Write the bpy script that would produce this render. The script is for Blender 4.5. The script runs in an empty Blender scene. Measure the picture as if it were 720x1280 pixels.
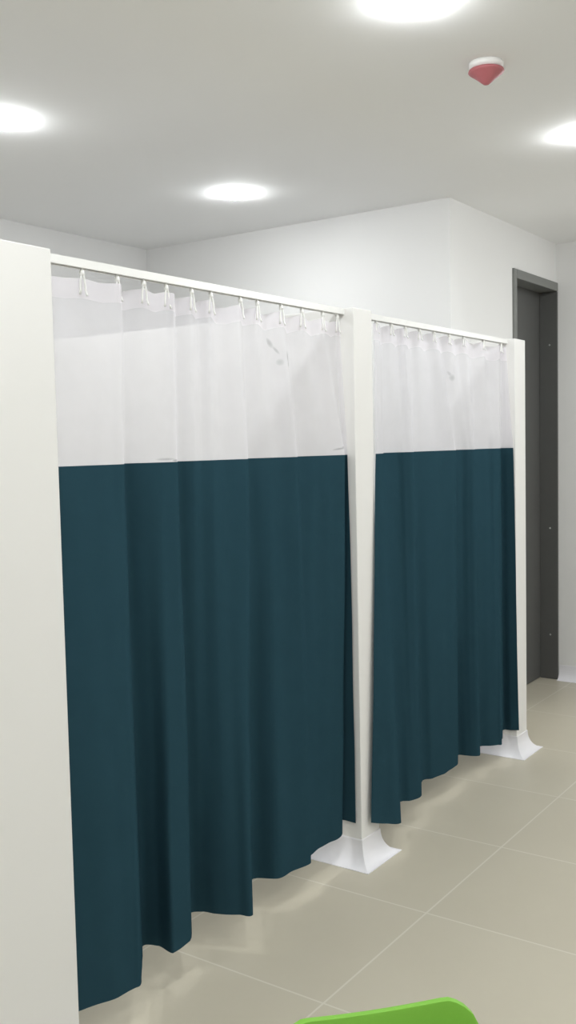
import bpy, bmesh, math, random
from mathutils import Vector, Matrix, noise
random.seed(3)
col = bpy.context.scene.collection

# ------------------------------------------------------------------ camera numbers
F_PX, YAW, PITCH, ROLL, CAMZ = 1241.9, 0.9632, -0.0695, -0.0213, 1.4859
# place (metres)
YF = 1.748          # front plane of the partition panels
H = 1.939           # panel height
X0, X1, PW, X2 = 1.589, 2.926, 0.125, 4.355
HC = 2.638
YB, XS, YC, XR = 4.053, 4.427, 2.101, 5.8885
DH, XD = 2.4085, 5.200
XL, YFR = -2.4, -2.8

# ------------------------------------------------------------------ helpers
def link(name, bm, mat, parent=None, smooth=False, bevel=0.0, seg=2):
    me = bpy.data.meshes.new(name)
    bm.normal_update(); bm.to_mesh(me); bm.free()
    o = bpy.data.objects.new(name, me); col.objects.link(o)
    if mat: me.materials.append(mat)
    if parent: o.parent = parent
    if smooth:
        for p in me.polygons: p.use_smooth = True
    if bevel > 0:
        m = o.modifiers.new('bevel', 'BEVEL'); m.width = bevel; m.segments = seg; m.limit_method = 'ANGLE'
    return o
def empty(name, loc=(0,0,0), rz=0):
    o = bpy.data.objects.new(name, None); col.objects.link(o)
    o.location = loc; o.rotation_euler = (0,0,rz); o.empty_display_size = .05
    return o
def tag(o, label, cat, group=None):
    o['label'] = label; o['category'] = cat
    if group: o['group'] = group
    return o
def struct(o): o['kind'] = 'structure'; return o
def box(bm, a, b):
    vs = [bm.verts.new((x,y,z)) for x in (a[0],b[0]) for y in (a[1],b[1]) for z in (a[2],b[2])]
    for f in ((0,1,3,2),(4,6,7,5),(0,4,5,1),(2,3,7,6),(0,2,6,4),(1,5,7,3)):
        bm.faces.new([vs[i] for i in f])
    bmesh.ops.recalc_face_normals(bm, faces=bm.faces)
    return bm
def nb(): return bmesh.new()
def lathe(bm, prof, c=(0,0,0), n=32):
    rings = []
    for r, z in prof:
        rings.append([bm.verts.new((c[0]+r*math.cos(2*math.pi*i/n), c[1]+r*math.sin(2*math.pi*i/n), c[2]+z)) for i in range(n)])
    for a, b in zip(rings, rings[1:]):
        for i in range(n):
            bm.faces.new((a[i], a[(i+1)%n], b[(i+1)%n], b[i]))
    bm.faces.new(rings[0]); bm.faces.new(rings[-1])
    bmesh.ops.recalc_face_normals(bm, faces=bm.faces)
def tube(bm, pts, r, n=8):
    pts = [Vector(p) for p in pts]; rings = []
    up = Vector((0.31,0.17,0.93))
    for i, p in enumerate(pts):
        t = (pts[min(i+1,len(pts)-1)]-pts[max(i-1,0)]).normalized()
        a = t.cross(up)
        if a.length < .05: a = t.cross(Vector((1,0,0)))
        a.normalize(); b = t.cross(a)
        rings.append([bm.verts.new(p+a*r*math.cos(2*math.pi*k/n)+b*r*math.sin(2*math.pi*k/n)) for k in range(n)])
    for a, b in zip(rings, rings[1:]):
        for k in range(n): bm.faces.new((a[k], a[(k+1)%n], b[(k+1)%n], b[k]))
    bm.faces.new(rings[0]); bm.faces.new(rings[-1])
    bmesh.ops.recalc_face_normals(bm, faces=bm.faces)

# ------------------------------------------------------------------ materials
def mat(name, c, rough=.6, var=.04, scale=6.0, bump=.0, bscale=200., spec=.4, metal=0.):
    m = bpy.data.materials.new(name); m.use_nodes = True
    nt = m.node_tree; N = nt.nodes; L = nt.links
    b = N['Principled BSDF']; b.inputs['Roughness'].default_value = rough
    b.inputs['Specular IOR Level'].default_value = spec; b.inputs['Metallic'].default_value = metal
    tc = N.new('ShaderNodeTexCoord'); nz = N.new('ShaderNodeTexNoise')
    nz.inputs['Scale'].default_value = scale; nz.inputs['Detail'].default_value = 4
    L.new(tc.outputs['Object'], nz.inputs['Vector'])
    mx = N.new('ShaderNodeMix'); mx.data_type = 'RGBA'
    mx.inputs[6].default_value = (*[v*(1-var) for v in c], 1); mx.inputs[7].default_value = (*[min(1,v*(1+var)) for v in c], 1)
    L.new(nz.outputs['Fac'], mx.inputs[0]); L.new(mx.outputs[2], b.inputs['Base Color'])
    if bump > 0:
        n2 = N.new('ShaderNodeTexNoise'); n2.inputs['Scale'].default_value = bscale
        L.new(tc.outputs['Object'], n2.inputs['Vector'])
        bp = N.new('ShaderNodeBump'); bp.inputs['Strength'].default_value = bump; bp.inputs['Distance'].default_value = .002
        L.new(n2.outputs['Fac'], bp.inputs['Height']); L.new(bp.outputs[0], b.inputs['Normal'])
    return m
M_wall = mat('painted_wall', (.82,.815,.805), .75, .01, 3, .15, 150, .2)
M_ceil = mat('ceiling_plaster', (.95,.95,.945), .85, .01, 3, .1, 120, .1)
M_panel = mat('panel_laminate', (.83,.82,.80), .5, .008, 3, .05, 300, .35)
M_cove = mat('cove_vinyl', (.84,.83,.86), .45, .02, 12, .0, 100, .4)
M_alu = mat('white_rail', (.86,.86,.84), .3, .01, 4, .0, 100, .5)
M_slot = mat('rail_slot', (.25,.25,.25), .6, .02, 4)
M_plast = mat('hook_plastic', (.88,.88,.86), .35, .01, 6, .0, 100, .5)
M_door = mat('door_charcoal', (.105,.106,.102), .45, .06, 9, .1, 90, .4)
M_dframe = mat('door_frame_grey', (.20,.205,.195), .4, .03, 6, .05, 90, .4)
M_steel = mat('steel', (.6,.6,.6), .3, .02, 6, metal=1.)
M_red = mat('detector_red', (.46,.14,.155), .5, .03, 20)
M_green = mat('green_plastic', (.21,.50,.055), .55, .03, 10, .2, 400, .4)
M_chrome = mat('grey_tube', (.45,.46,.47), .25, .02, 6, metal=1.)
M_rubber = mat('black_rubber', (.02,.02,.02), .7, .05, 20)

def emit_mat():
    m = bpy.data.materials.new('light_diffuser'); m.use_nodes = True
    N = m.node_tree.nodes; L = m.node_tree.links
    b = N['Principled BSDF']; b.inputs['Base Color'].default_value = (.9,.9,.9,1)
    b.inputs['Emission Color'].default_value = (.955,.985,1.0,1); b.inputs['Emission Strength'].default_value = 185
    return m
M_emit = emit_mat()

def floor_mat():
    m = bpy.data.materials.new('beige_floor_tiles'); m.use_nodes = True
    nt = m.node_tree; N = nt.nodes; L = nt.links; b = N['Principled BSDF']
    tc = N.new('ShaderNodeTexCoord'); sp = N.new('ShaderNodeSeparateXYZ'); L.new(tc.outputs['Object'], sp.inputs[0])
    def mth(op, a, bb=None):
        n = N.new('ShaderNodeMath'); n.operation = op
        for i, v in enumerate((a, bb)):
            if v is None: continue
            if isinstance(v, (int,float)): n.inputs[i].default_value = v
            else: L.new(v, n.inputs[i])
        return n.outputs[0]
    masks = []; cells = []
    for ax, off in ((0, 2.1232), (1, 1.3961)):
        v = mth('DIVIDE', mth('SUBTRACT', sp.outputs[ax], off - 60*.6), .6)
        fr = mth('FRACT', v); cells.append(mth('FLOOR', v))
        dist = mth('MINIMUM', fr, mth('SUBTRACT', 1.0, fr))
        masks.append(mth('LESS_THAN', dist, .0048))
    grout = mth('MAXIMUM', masks[0], masks[1])
    cv = N.new('ShaderNodeCombineXYZ'); L.new(cells[0], cv.inputs[0]); L.new(cells[1], cv.inputs[1])
    wn = N.new('ShaderNodeTexWhiteNoise'); L.new(cv.outputs[0], wn.inputs['Vector'])
    nz = N.new('ShaderNodeTexNoise'); nz.inputs['Scale'].default_value = 2.2; nz.inputs['Detail'].default_value = 8; nz.inputs['Roughness'].default_value = .65
    L.new(tc.outputs['Object'], nz.inputs['Vector'])
    fac = mth('ADD', mth('MULTIPLY', nz.outputs['Fac'], .8), mth('MULTIPLY', wn.outputs['Value'], .2))
    mx = N.new('ShaderNodeMix'); mx.data_type = 'RGBA'
    mx.inputs[6].default_value = (.50,.46,.365,1); mx.inputs[7].default_value = (.57,.53,.43,1)
    L.new(fac, mx.inputs[0])
    mg = N.new('ShaderNodeMix'); mg.data_type = 'RGBA'; mg.inputs[7].default_value = (.70,.67,.59,1)
    L.new(mth('MULTIPLY', grout, .6), mg.inputs[0]); L.new(mx.outputs[2], mg.inputs[6])
    L.new(mg.outputs[2], b.inputs['Base Color'])
    b.inputs['Roughness'].default_value = .38; b.inputs['Specular IOR Level'].default_value = .35
    bp = N.new('ShaderNodeBump'); bp.inputs['Strength'].default_value = .3; bp.inputs['Distance'].default_value = .001; bp.invert = True
    L.new(grout, bp.inputs['Height']); L.new(bp.outputs[0], b.inputs['Normal'])
    return m
M_floor = floor_mat()

def cloth_mat(name, c, transp, transl, marks=(), weave=900., bump=.25):
    """woven cloth: diffuse + translucent + open weave (transparent); marks = faint grey ellipses, seam lettering included (x, z, rx, rz, angle, strength)"""
    m = bpy.data.materials.new(name); m.use_nodes = True
    nt = m.node_tree; N = nt.nodes; L = nt.links
    N.remove(N['Principled BSDF']); out = N['Material Output']
    tc = N.new('ShaderNodeTexCoord'); nz = N.new('ShaderNodeTexNoise'); nz.inputs['Scale'].default_value = 14
    nz.inputs['Detail'].default_value = 5
    L.new(tc.outputs['Object'], nz.inputs['Vector'])
    mx = N.new('ShaderNodeMix'); mx.data_type = 'RGBA'
    mx.inputs[6].default_value = (*[v*.95 for v in c],1); mx.inputs[7].default_value = (*[min(1,v*1.05) for v in c],1)
    L.new(nz.outputs['Fac'], mx.inputs[0]); colr = mx.outputs[2]
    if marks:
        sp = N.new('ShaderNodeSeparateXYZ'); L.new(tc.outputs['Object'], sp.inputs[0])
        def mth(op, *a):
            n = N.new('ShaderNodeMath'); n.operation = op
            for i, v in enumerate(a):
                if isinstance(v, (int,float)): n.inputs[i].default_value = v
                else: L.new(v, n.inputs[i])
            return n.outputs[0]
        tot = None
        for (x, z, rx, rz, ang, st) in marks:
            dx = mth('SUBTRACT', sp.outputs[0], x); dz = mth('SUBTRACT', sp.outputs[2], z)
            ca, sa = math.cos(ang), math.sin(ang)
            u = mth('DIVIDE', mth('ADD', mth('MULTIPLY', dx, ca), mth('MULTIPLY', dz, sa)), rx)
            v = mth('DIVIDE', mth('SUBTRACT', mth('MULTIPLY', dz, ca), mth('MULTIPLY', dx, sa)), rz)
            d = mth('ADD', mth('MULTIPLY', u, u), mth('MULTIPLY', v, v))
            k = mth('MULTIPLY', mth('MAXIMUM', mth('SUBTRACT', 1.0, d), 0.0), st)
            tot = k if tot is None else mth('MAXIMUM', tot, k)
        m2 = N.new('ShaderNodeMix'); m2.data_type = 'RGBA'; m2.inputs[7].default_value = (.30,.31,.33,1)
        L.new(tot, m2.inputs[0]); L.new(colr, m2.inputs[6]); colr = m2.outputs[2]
    df = N.new('ShaderNodeBsdfDiffuse'); tl = N.new('ShaderNodeBsdfTranslucent'); tr = N.new('ShaderNodeBsdfTransparent')
    L.new(colr, df.inputs[0]); L.new(colr, tl.inputs[0])
    n2 = N.new('ShaderNodeTexNoise'); n2.inputs['Scale'].default_value = weave; L.new(tc.outputs['Object'], n2.inputs['Vector'])
    bp = N.new('ShaderNodeBump'); bp.inputs['Strength'].default_value = bump; bp.inputs['Distance'].default_value = .0008
    L.new(n2.outputs['Fac'], bp.inputs['Height']); L.new(bp.outputs[0], df.inputs['Normal'])
    a = N.new('ShaderNodeMixShader'); a.inputs[0].default_value = transl
    L.new(df.outputs[0], a.inputs[1]); L.new(tl.outputs[0], a.inputs[2])
    bb = N.new('ShaderNodeMixShader'); bb.inputs[0].default_value = transp
    L.new(a.outputs[0], bb.inputs[1]); L.new(tr.outputs[0], bb.inputs[2]); L.new(bb.outputs[0], out.inputs[0])
    return m
MARKS = [(2.527,1.796,.020,.009,-1.0,.55),(2.545,1.775,.018,.005,-.9,.45),(2.604,1.750,.030,.022,-.9,.55),(2.596,1.734,.012,.012,0,.5),(2.556,1.737,.013,.012,.4,.35),  # soft grey ellipses coloured into the mesh cloth
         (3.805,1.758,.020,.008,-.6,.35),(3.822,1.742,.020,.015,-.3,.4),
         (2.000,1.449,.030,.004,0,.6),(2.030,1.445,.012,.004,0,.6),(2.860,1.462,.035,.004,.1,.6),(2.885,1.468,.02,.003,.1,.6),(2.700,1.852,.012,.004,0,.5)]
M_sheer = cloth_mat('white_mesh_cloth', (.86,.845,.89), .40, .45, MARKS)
M_band = cloth_mat('white_header_tape', (.88,.85,.90), .27, .45)
M_teal = cloth_mat('teal_cloth', (.024,.062,.084), .0, .08, bump=.3)

# ------------------------------------------------------------------ room shell
T = .15
def sbox(name, a, b, m, bevel=0):
    return struct(link(name, box(nb(), a, b), m, bevel=bevel))
sbox('floor', (XL-T, YFR-T, -.12), (XR+T, YB+T, 0), M_floor)
sbox('ceiling', (XL-T, YFR-T, HC), (XR+T, YB+T, HC+.12), M_ceil)
sbox('wall_back', (XL, YB, 0), (XS+T, YB+T, HC), M_wall)
sbox('wall_left', (XL-T, YFR, 0), (XL, YB, HC), M_wall)
sbox('wall_front', (XL, YFR-T, 0), (XR, YFR, HC), M_wall)
sbox('wall_right', (XR, YFR, 0), (XR+T, YC+T, HC), M_wall)
sbox('wall_side', (XS, YC+T, 0), (XS+T, YB, HC), M_wall)
# wall with the door opening
OX0, OX1, OZ = XD+.002, XR-.004, DH-.002
w = nb(); box(w, (XS, YC, 0), (OX0, YC+T, HC)); box(w, (OX0, YC, OZ), (XR, YC+T, HC))
struct(link('wall_door', w, M_wall))

# door: grey frame, recessed charcoal leaf
door = struct(empty('door_1', ((OX0+OX1)/2, YC, 0)))
cx = (OX0+OX1)/2
def L(a): return (a[0]-cx, a[1]-YC, a[2])
fr = nb()
fw = .042
box(fr, L((OX0, YC-.012, 0)), L((OX0+fw, YC+.10, OZ)))
box(fr, L((OX0+fw, YC-.012, OZ-.050)), L((OX1, YC+.10, OZ)))
link('door_frame', fr, M_dframe, door, bevel=.003)
jb = nb(); box(jb, L((OX1-.014, YC-.012, 0)), L((OX1, YC+.10, OZ-.052)))
link('door_jamb', jb, M_door, door, bevel=.003)
lf = nb(); box(lf, L((OX0+.005, YC+.10, .004)), L((OX1, YC+.14, OZ-.004)))
leaf = link('door_leaf', lf, M_door, door, bevel=.002)
sl = nb(); box(sl, L((OX0+fw+.004, YC+.094, .006)), L((OX0+fw+.018, YC+.1005, OZ-.055)))
link('door_seal', sl, M_rubber, door)
for i, z in enumerate((2.04, .933, .276)):
    s = nb(); lathe(s, [(.0005,-.0002),(.006,0),(.005,.002),(.0005,.0025)], n=16)
    bmesh.ops.rotate(s, verts=s.verts, cent=(0,0,0), matrix=Matrix.Rotation(-math.pi/2, 3, 'Y'))
    bmesh.ops.translate(s, verts=s.verts, vec=L((OX1-.0138, YC+.036, z)))
    link('screw', s, M_steel, door, smooth=True)
hd = nb(); tube(hd, [L((OX0+.10,YC+.099,1.0)), L((OX0+.10,YC+.055,1.0)), L((OX0+.22,YC+.055,1.0))], .009, 10)
h = link('door_handle', hd, M_steel, leaf, smooth=True)

# cove baseboards of the room (concave profile)
def cove_strip(name, p0, p1, n, h=.085, d=.058):
    """p0->p1 along the wall foot, n = unit normal into the room"""
    b = nb(); P0 = Vector((*p0,0)); P1 = Vector((*p1,0)); Nn = Vector((*n,0))
    prof = [(0,0),(d,0),(d,.002)]
    for i in range(1,9):
        a = i/8*math.pi/2
        prof.append((d-(d-.003)*math.sin(a), .002+(h*.8)*(1-math.cos(a))))
    prof += [(.003,h),(0,h)]
    A = [b.verts.new(P0+Nn*x+Vector((0,0,z))) for x,z in prof]; B = [b.verts.new(P1+Nn*x+Vector((0,0,z))) for x,z in prof]
    for i in range(len(prof)):
        j = (i+1) % len(prof); b.faces.new((A[i],A[j],B[j],B[i]))
    b.faces.new(A); b.faces.new(B); bmesh.ops.recalc_face_normals(b, faces=b.faces)
    return struct(link(name, b, M_cove))
cove_strip('baseboard_right', (XR, YFR), (XR, YC-.014), (-1,0), .09, .05)
cove_strip('baseboard_door', (XS+.12, YC), (XD, YC), (0,-1))
cove_strip('baseboard_front', (XL, YFR), (XR-.06, YFR), (0,1))
cove_strip('baseboard_left', (XL, YFR+.06), (XL, YB), (1,0))
cove_strip('baseboard_back', (XL+.06, YB), (X1-.07, YB), (0,-1))

# ------------------------------------------------------------------ partition panels with cove foot
def panel(x0, x1, y0, y1, label, open_back=True, left_open=False):
    cxp, cyp = (x0+x1)/2, (y0+y1)/2
    root = tag(empty('partition_panel', (cxp, y0, 0)), label, 'partition panel')
    b = nb(); box(b, (x0-cxp, 0, 0), (x1-cxp, y1-y0, H)); link('panel_body', b, M_panel, root, bevel=.003)
    # flared foot: rectangle rings growing towards the floor
    d0, hh = .058, .085
    b = nb(); rings = []
    prof = [(d0,0.0),(d0,.002)]
    for i in range(1,25):
        a = i/24*math.pi/2
        prof.append((d0-(d0-.0025)*math.sin(a), .002+hh*(1-math.cos(a))))
    prof.append((.0012, .002+hh+.003))
    yb = y1-y0+.0 if open_back else y1-y0
    for d, z in prof:
        e = 0 if open_back else d
        rings.append([b.verts.new(v) for v in ((x0-cxp-d,-d,z),(x1-cxp+d,-d,z),(x1-cxp+d,yb+e,z),(x0-cxp-d,yb+e,z))])
    for A, B in zip(rings, rings[1:]):
        for k in range(4): b.faces.new((A[k],A[(k+1)%4],B[(k+1)%4],B[k]))
    b.faces.new(rings[0]); b.faces.new(rings[-1]); bmesh.ops.recalc_face_normals(b, faces=b.faces)
    link('cove_foot', b, M_cove, root)
    return root
panel(X1, X1+PW, YF, YB-.001, 'narrow white partition post standing between the two curtains, on a flared foot')
panel(X2, X2+PW, YF, YC-.016, 'slim white partition post at the right end, beside the dark door')
panel(.72, X0, YF, YF+PW, 'broad white partition panel filling the left edge, beside the near curtain', open_back=False)

# ------------------------------------------------------------------ rails
def rail(x0, x1, label):
    root = tag(empty('curtain_rail', (x0, YF+.037, H-.021)), label, 'curtain rail')
    Lr = x1-x0; w_, h_ = .028, .020
    prof = [(0,0),(0,h_),(w_,h_),(w_,0),(w_-.009,0),(w_-.009,.002),(w_-.003,.002),(w_-.003,h_-.003),(.003,h_-.003),(.003,.002),(.009,.002),(.009,0)]
    b = nb(); A = [b.verts.new((0,y,z)) for y,z in prof]; B = [b.verts.new((Lr,y,z)) for y,z in prof]
    for i in range(len(prof)):
        j = (i+1)%len(prof); b.faces.new((A[i],A[j],B[j],B[i]))
    b.faces.new(A); b.faces.new(B); bmesh.ops.recalc_face_normals(b, faces=b.faces)
    link('track', b, M_alu, root)
    b = nb(); box(b, (.001,.004,h_-.006), (Lr-.001,w_-.004,h_-.0031)); link('slot_liner', b, M_slot, root)
    for xx in (.0, Lr-.004):
        b = nb(); box(b, (xx,-.001,-.0015), (xx+.004,w_+.001,h_)); link('end_cap', b, M_alu, root)
rail(X0, X1, 'long white curtain rail above the near curtain, with hooks showing below it')
rail(X1+PW, X2, 'white curtain rail above the far curtain, between the two posts')

# ------------------------------------------------------------------ hooks
ORD = ['first','second','third','fourth','fifth','sixth','seventh','eighth','ninth','tenth','eleventh','twelfth']
def hook_proto(drop):
    root = empty('curtain_hook')
    b = nb(); lathe(b, [(.0005,-.002),(.0060,0),(.0070,.006),(.0055,.013),(.0030,.016),(.0030,.022),(.006,.0235),(.006,.027),(.0005,.0275)], n=14)
    bmesh.ops.translate(b, verts=b.verts, vec=(0,0,-.018)); link('glider', b, M_plast, root, smooth=True)
    pts = []
    for i in range(15):
        a = i/14*math.pi*1.0
        pts.append((-.0068*math.cos(a), -.003, -.018-.034+.036*math.sin(a)))
    pts = [(-.0078,-.003,-.018-.044)] + pts + [(.0078,-.006,-.018-.042),(.0080,-.009,-.018-drop)]
    b = nb(); tube(b, pts, .0027, 8); link('hook_loop', b, M_plast, root, smooth=True)
    return root
HK1 = [1.727,1.847,1.944,2.031,2.136,2.22,2.357,2.441,2.566,2.682,2.805,2.895]
HK2 = [3.162,3.275,3.382,3.5,3.624,3.763,3.902,4.108,4.303]
proto = hook_proto(.048); kids = list(proto.children); first = True
for xs, which in ((HK1,'near'),(HK2,'far')):
    for i, x in enumerate(xs):
        if first: r = proto; first = False
        else:
            r = proto.copy(); col.objects.link(r)
            for k in kids:
                c = k.copy(); col.objects.link(c); c.parent = r
        r.location = (x, YF+.046, H-.021); r.rotation_euler = (0,0,random.uniform(-.5,.1)); r.scale = (1,1,1 if which == 'near' else .7)
        tag(r, 'white plastic curtain hook, %s from the left on the %s rail' % (ORD[i], which), 'curtain hook', 'hooks on the %s rail' % which)

# ------------------------------------------------------------------ curtains
# columns: top x, y offset | seam x, y offset | hem x, y offset, z   (y offsets from the panel front plane)
C1 = [
 (1.594,.060,1.594,.062,1.594,.062,.10),(1.638,.050,1.643,.050,1.635,.042,.10),(1.725,.048,1.725,.040,1.725,-.001,.10),(1.800,.040,1.786,.030,1.775,-.003,.10),
 (1.849,.035,1.830,.025,1.809,.000,.10),(1.890,.075,1.896,.090,1.944,.130,.10),(1.946,.052,1.945,.065,1.972,.087,.10),
 (2.025,.045,1.990,.040,1.963,.029,.10),(2.051,.035,2.036,.030,2.041,.035,.10),(2.098,.075,2.096,.085,2.160,.139,.10),
 (2.133,.045,2.146,.060,2.195,.113,.10),(2.193,.075,2.183,.065,2.203,.080,.10),(2.213,.045,2.215,.050,2.218,.047,.10),
 (2.276,.075,2.265,.055,2.237,.017,.10),(2.340,.040,2.345,.025,2.259,-.017,.10),(2.405,.075,2.420,.085,2.443,.124,.10),
 (2.440,.050,2.498,.060,2.495,.063,.10),(2.515,.075,2.540,.050,2.561,.047,.10),(2.567,.045,2.597,.020,2.648,.034,.10),
 (2.632,.072,2.680,.076,2.707,.072,.10),(2.682,.050,2.770,.050,2.803,.069,.10),(2.756,.062,2.815,.035,2.856,.063,.10),
 (2.797,.045,2.885,.020,2.890,.062,.112),(2.893,.055,2.916,.050,2.912,.074,.15),(2.915,.048,2.912,.027,2.914,.013,.15)]
C2 = [
 (3.148,.050,3.056,-.004,2.964,-.014,.142),(3.153,.045,3.074,-.009,3.030,-.034,.12),(3.171,.042,3.124,.000,3.114,-.050,.10),
 (3.245,.070,3.243,.070,3.291,.047,.10),(3.275,.050,3.349,.070,3.326,.023,.10),(3.368,.070,3.369,.050,3.350,.015,.10),
 (3.372,.045,3.403,.030,3.404,.011,.10),(3.465,.070,3.486,.070,3.559,.093,.10),(3.500,.050,3.555,.060,3.600,.064,.10),
 (3.600,.070,3.653,.045,3.680,.045,.10),(3.640,.045,3.768,.025,3.800,.043,.10),(3.730,.070,3.870,.075,3.929,.103,.10),
 (3.790,.050,3.925,.070,3.945,.065,.10),(3.870,.070,3.945,.045,3.952,.042,.10),(3.930,.045,3.970,.030,3.976,.024,.10),
 (4.043,.070,4.059,.070,4.092,.077,.10),(4.096,.045,4.183,.060,4.128,.039,.10),(4.200,.070,4.208,.040,4.156,.016,.10),
 (4.264,.045,4.248,.030,4.179,.001,.10),(4.335,.060,4.338,.070,4.340,.067,.114),(4.343,.045,4.343,.035,4.342,.027,.119),
 (4.346,.040,4.344,.008,4.345,-.011,.124)]
ZT, ZS = 1.890, 1.441
def cr(p0,p1,p2,p3,t):
    return .5*((2*p1)+(-p0+p2)*t+(2*p0-5*p1+4*p2-p3)*t*t+(-p0+3*p1-3*p2+p3)*t**3)
def dense(K, n=7):
    out = []
    for i in range(len(K)-1):
        a = K[max(i-1,0)]; b_ = K[i]; c = K[i+1]; d = K[min(i+2,len(K)-1)]
        for j in range(n):
            t = j/n
            # half catmull-rom, half linear: soft folds without overshoot
            out.append([ .6*cr(a[k],b_[k],c[k],d[k],t)+.4*(b_[k]*(1-t)+c[k]*t) for k in range(len(b_))])
    out.append(list(K[-1])); return out
def make_curtain(K, hooks, label, lo, hi, ZT=ZT, BAND=.048):
    D = dense(K)
    root = tag(empty('curtain', ((K[0][0]+K[-1][0])/2, YF+.05, 0)), label, 'curtain')
    ox, oy = 0, 0
    root.location = (0,0,0)
    def topz(x):
        d = min(abs(x-h_) for h_ in hooks)
        return ZT + .004 - (.005 if x < 1.88 else .013)*min(1, d/.055)**1.5
    def pos(c, z, zt):
        tx,ty,sx,sy,hx,hy,hz = c
        if z >= ZS:
            t = (z-ZS)/(ZT-ZS); t = min(t, 1.05)
            x = sx+(tx-sx)*t; y = sy+(ty-sy)*t
        else:
            t = (ZS-z)/(ZS-hz)
            x = sx+(hx-sx)*t; y = sy+(hy-sy)*t
        wv = noise.noise(Vector((x*7, z*2.3, 3.1)))*.004*math.sin(min(1,max(0,(ZS+.4-z)/.6))*1.5) + noise.noise(Vector((x*17, z*.6, 1.7)))*.011*min(1,max(0,(ZS+.25-z)/.5)) + noise.noise(Vector((x*30, z*5., 1.7)))*.0012
        x = min(max(x, lo), hi) if z > .9 or lo < 2 else min(x, hi)
        return Vector((x, YF+y+wv, z))
    def grid(zfun, rows, m, name, thick=0):
        b = nb(); R = []
        for r_ in range(rows+1):
            R.append([b.verts.new(pos(c, zfun(c, r_/rows), 0)) for c in D])
        for a, c in zip(R, R[1:]):
            for i in range(len(D)-1): b.faces.new((a[i], a[i+1], c[i+1], c[i]))
        o = link(name, b, m, root, smooth=True)
        if thick:
            s = o.modifiers.new('cloth', 'SOLIDIFY'); s.thickness = thick; s.offset = 0
        return o
    grid(lambda c,t: topz(c[0])-(BAND)*t, 4, M_band, 'header_band')
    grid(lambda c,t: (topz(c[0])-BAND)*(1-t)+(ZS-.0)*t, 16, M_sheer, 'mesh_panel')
    grid(lambda c,t: ZS*(1-t)+(c[6]+.012)*t, 40, M_teal, 'teal_panel')
    grid(lambda c,t: (c[6]+.012)*(1-t)+c[6]*t, 2, M_teal, 'bottom_hem')
    return root
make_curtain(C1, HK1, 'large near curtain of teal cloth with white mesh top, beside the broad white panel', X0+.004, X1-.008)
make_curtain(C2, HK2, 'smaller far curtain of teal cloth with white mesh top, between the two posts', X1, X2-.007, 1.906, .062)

# ------------------------------------------------------------------ ceiling lights
def light_proto():
    r = empty('ceiling_light')
    s = .050; b = nb()
    # frame ring
    o_ = [(-s,-s),(s,-s),(s,s),(-s,s)]; si = s-.010
    i_ = [(-si,-si),(si,-si),(si,si),(-si,si)]
    z0, z1 = 0, -.009
    Vo0=[b.verts.new((*p,z0)) for p in o_]; Vo1=[b.verts.new((*p,z1)) for p in o_]
    Vi0=[b.verts.new((*p,z0)) for p in i_]; Vi1=[b.verts.new((*p,z1)) for p in i_]
    for k in range(4):
        j=(k+1)%4
        b.faces.new((Vo0[k],Vo0[j],Vo1[j],Vo1[k])); b.faces.new((Vi0[k],Vi1[k],Vi1[j],Vi0[j]))
        b.faces.new((Vo1[k],Vo1[j],Vi1[j],Vi1[k])); b.faces.new((Vo0[k],Vi0[k],Vi0[j],Vo0[j]))
    bmesh.ops.recalc_face_normals(b, faces=b.faces)
    link('light_frame', b, M_plast, r)
    # domed square diffuser, wider than its thin base
    si = .056
    b = nb(); n = 10; G = []
    for iy in range(n+1):
        row = []
        for ix in range(n+1):
            u = ix/n*2-1; v = iy/n*2-1
            z = -.007-.015*((1-u**4)*(1-v**4))**.5
            row.append(b.verts.new((u*si, v*si, z)))
        G.append(row)
    for a in range(n):
        for c in range(n): b.faces.new((G[a][c],G[a+1][c],G[a+1][c+1],G[a][c+1]))
    bmesh.ops.recalc_face_normals(b, faces=b.faces)
    if sum((f.normal.z for f in b.faces)) > 0: bmesh.ops.reverse_faces(b, faces=b.faces)
    link('diffuser', b, M_emit, r, smooth=True)
    return r
LP = [(3.709,2.835,'square ceiling light glowing above the two curtains, nearest the far wall corner'),
      (2.377,2.835,'square ceiling light cut by the left edge, above the broad white panel'),
      (2.410,1.240,'large bright square ceiling light at the top edge, left of the red detector'),
      (3.850,1.262,'square ceiling light cut by the right edge, below the red detector'),
      (1.05,2.835,None),(1.05,1.25,None),(-.5,1.25,None),(-.5,2.835,None),(5.25,.95,None),
      (1.05,-.4,None),(2.41,-.4,None),(3.85,-.4,None),(5.25,-.4,None),(-.5,-.4,None),(2.41,-1.9,None),(1.05,-1.9,None),(3.85,-1.9,None)]
lp = light_proto(); lk = list(lp.children)
for i, (x, y, lab) in enumerate(LP):
    if i == 0: r = lp
    else:
        r = lp.copy(); col.objects.link(r)
        for k in lk:
            c = k.copy(); col.objects.link(c); c.parent = r
    r.location = (x, y, HC)
    tag(r, lab or 'square ceiling light in the part of the room outside the photo', 'ceiling light', 'square ceiling lights' if lab else 'ceiling lights outside the photo')

# ------------------------------------------------------------------ red detector
det = tag(empty('smoke_detector', (2.945, 1.270, HC)), 'small red cone shaped detector on a white round base on the ceiling', 'smoke detector')
b = nb(); lathe(b, [(.052,0),(.052,-.010),(.047,-.018),(.040,-.020)], n=40); link('detector_base', b, M_plast, det, smooth=True)
b = nb(); lathe(b, [(.040,-.019),(.053,-.022),(.055,-.027),(.050,-.032),(.041,-.038),(.028,-.048),(.014,-.060),(.008,-.0645),(.002,-.066)], n=40)
link('detector_cone', b, M_red, det, smooth=True)

# ------------------------------------------------------------------ green chair
ch = tag(empty('plastic_chair', (1.205, .70, 0), math.atan2(-.675,.737)+math.pi), 'bright green plastic chair, only its rounded back top showing at the bottom edge', 'chair')
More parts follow.
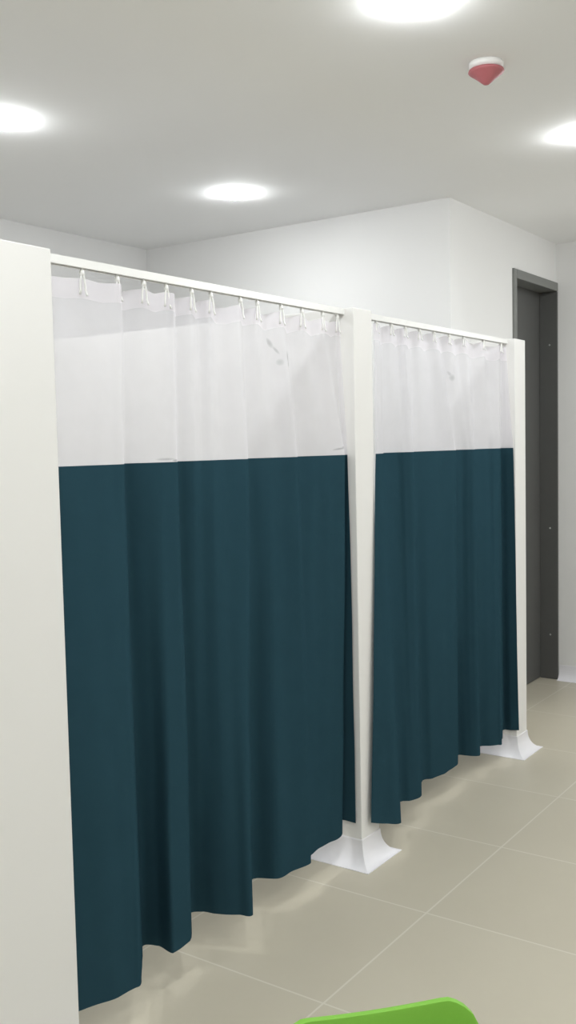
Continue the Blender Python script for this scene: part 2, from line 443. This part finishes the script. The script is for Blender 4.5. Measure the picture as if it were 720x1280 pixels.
# local: x across, +y forward (away from the viewer), z up
ZTOP, HW = .664, .155
def shell():
    b = nb(); NU, NS = 28, 34; G = []
    prof = []                      # (y, z) centre line from back top to seat front
    back = [(-.015,ZTOP),(.0,.58),(.018,.52),(.04,.46),(.06,.425),(.10,.400),(.16,.390),(.24,.392),(.32,.398),(.38,.396),(.405,.380),(.412,.360)]
    for i in range(NS+1):
        t = i/NS*(len(back)-1); k = min(int(t), len(back)-2); f = t-k
        q = [back[max(k-1,0)], back[k], back[k+1], back[min(k+2,len(back)-1)]]
        prof.append(tuple(cr(q[0][a],q[1][a],q[2][a],q[3][a],f) for a in (0,1)))
    for i, (y, z) in enumerate(prof):
        t = i/NS
        hw = HW + .055*min(1, t/.30)**1.2 if t < .5 else HW+.055-.01*(t-.5)
        row = []
        for j in range(NU+1):
            u = j/NU*2-1; x = u*hw; ax = abs(u)
            zz, yy = z, y
            wtop = max(0, 1-t/.16)
            r = .056; e = max(0, abs(x)-(hw-r))
            drop = r-math.sqrt(max(0, r*r-e*e))
            zz += wtop*(-.013*(1-min(1,ax/.72)**2) - drop*.95)
            wback = max(0, min(1, (.42-t)/.15))
            yy += wback*.03*ax**2
            zz += (1-wback)*.018*ax**3
            if t > .9: yy -= ((t-.9)/.1)*.03*ax**4
            row.append(b.verts.new((x, yy, zz)))
        G.append(row)
    for a in range(NS):
        for c in range(NU): b.faces.new((G[a][c],G[a][c+1],G[a+1][c+1],G[a+1][c]))
    return b
s = link('seat_shell', shell(), M_green, ch, smooth=True)
m_ = s.modifiers.new('thick', 'SOLIDIFY'); m_.thickness = .014; m_.offset = 0
m_ = s.modifiers.new('bev', 'BEVEL'); m_.width = .0055; m_.segments = 3; m_.limit_method = 'ANGLE'
for sx in (-1,1):
    for y0, y1 in ((.10,.03),(.33,.39)):
        b = nb(); tube(b, [(sx*.12, y0, .378),(sx*.15,y0+(y1-y0)*.2,.35),(sx*.185,y1,.008)], .0105, 12)
        lg = link('leg', b, M_chrome, ch, smooth=True)
        b = nb(); lathe(b, [(.013,0),(.014,.004),(.013,.024),(.0105,.026)], (sx*.185,y1,0), 16); link('foot_cap', b, M_rubber, lg, smooth=True)
b = nb(); box(b, (-.13,.10,.366),(.13,.125,.380)); box(b, (-.13,.31,.366),(.13,.335,.380)); link('seat_frame', b, M_chrome, ch, bevel=.003)

# ------------------------------------------------------------------ camera, world, view
fwd = Vector((math.sin(YAW)*math.cos(PITCH), math.cos(YAW)*math.cos(PITCH), math.sin(PITCH)))
rt = Vector((math.cos(YAW), -math.sin(YAW), 0)); up = rt.cross(fwd)
r2 = rt*math.cos(ROLL)+up*math.sin(ROLL); u2 = -rt*math.sin(ROLL)+up*math.cos(ROLL)
cam = bpy.data.cameras.new('camera'); co = bpy.data.objects.new('camera', cam); col.objects.link(co)
mw = Matrix((r2, u2, -fwd)).transposed().to_4x4(); mw.translation = Vector((0,0,CAMZ)); co.matrix_world = mw
cam.sensor_fit = 'HORIZONTAL'; cam.sensor_width = 36; cam.lens = F_PX*36/720; cam.clip_start = .02
sc = bpy.context.scene; sc.camera = co
wd = bpy.data.worlds.new('world'); wd.use_nodes = True; sc.world = wd
wd.node_tree.nodes['Background'].inputs[0].default_value = (.6,.65,.7,1); wd.node_tree.nodes['Background'].inputs[1].default_value = .1
sc.view_settings.view_transform = 'Standard'; sc.view_settings.look = 'None'
sc.view_settings.gamma = 1; sc.view_settings.use_curve_mapping = False
sc.view_settings.exposure = 0.16
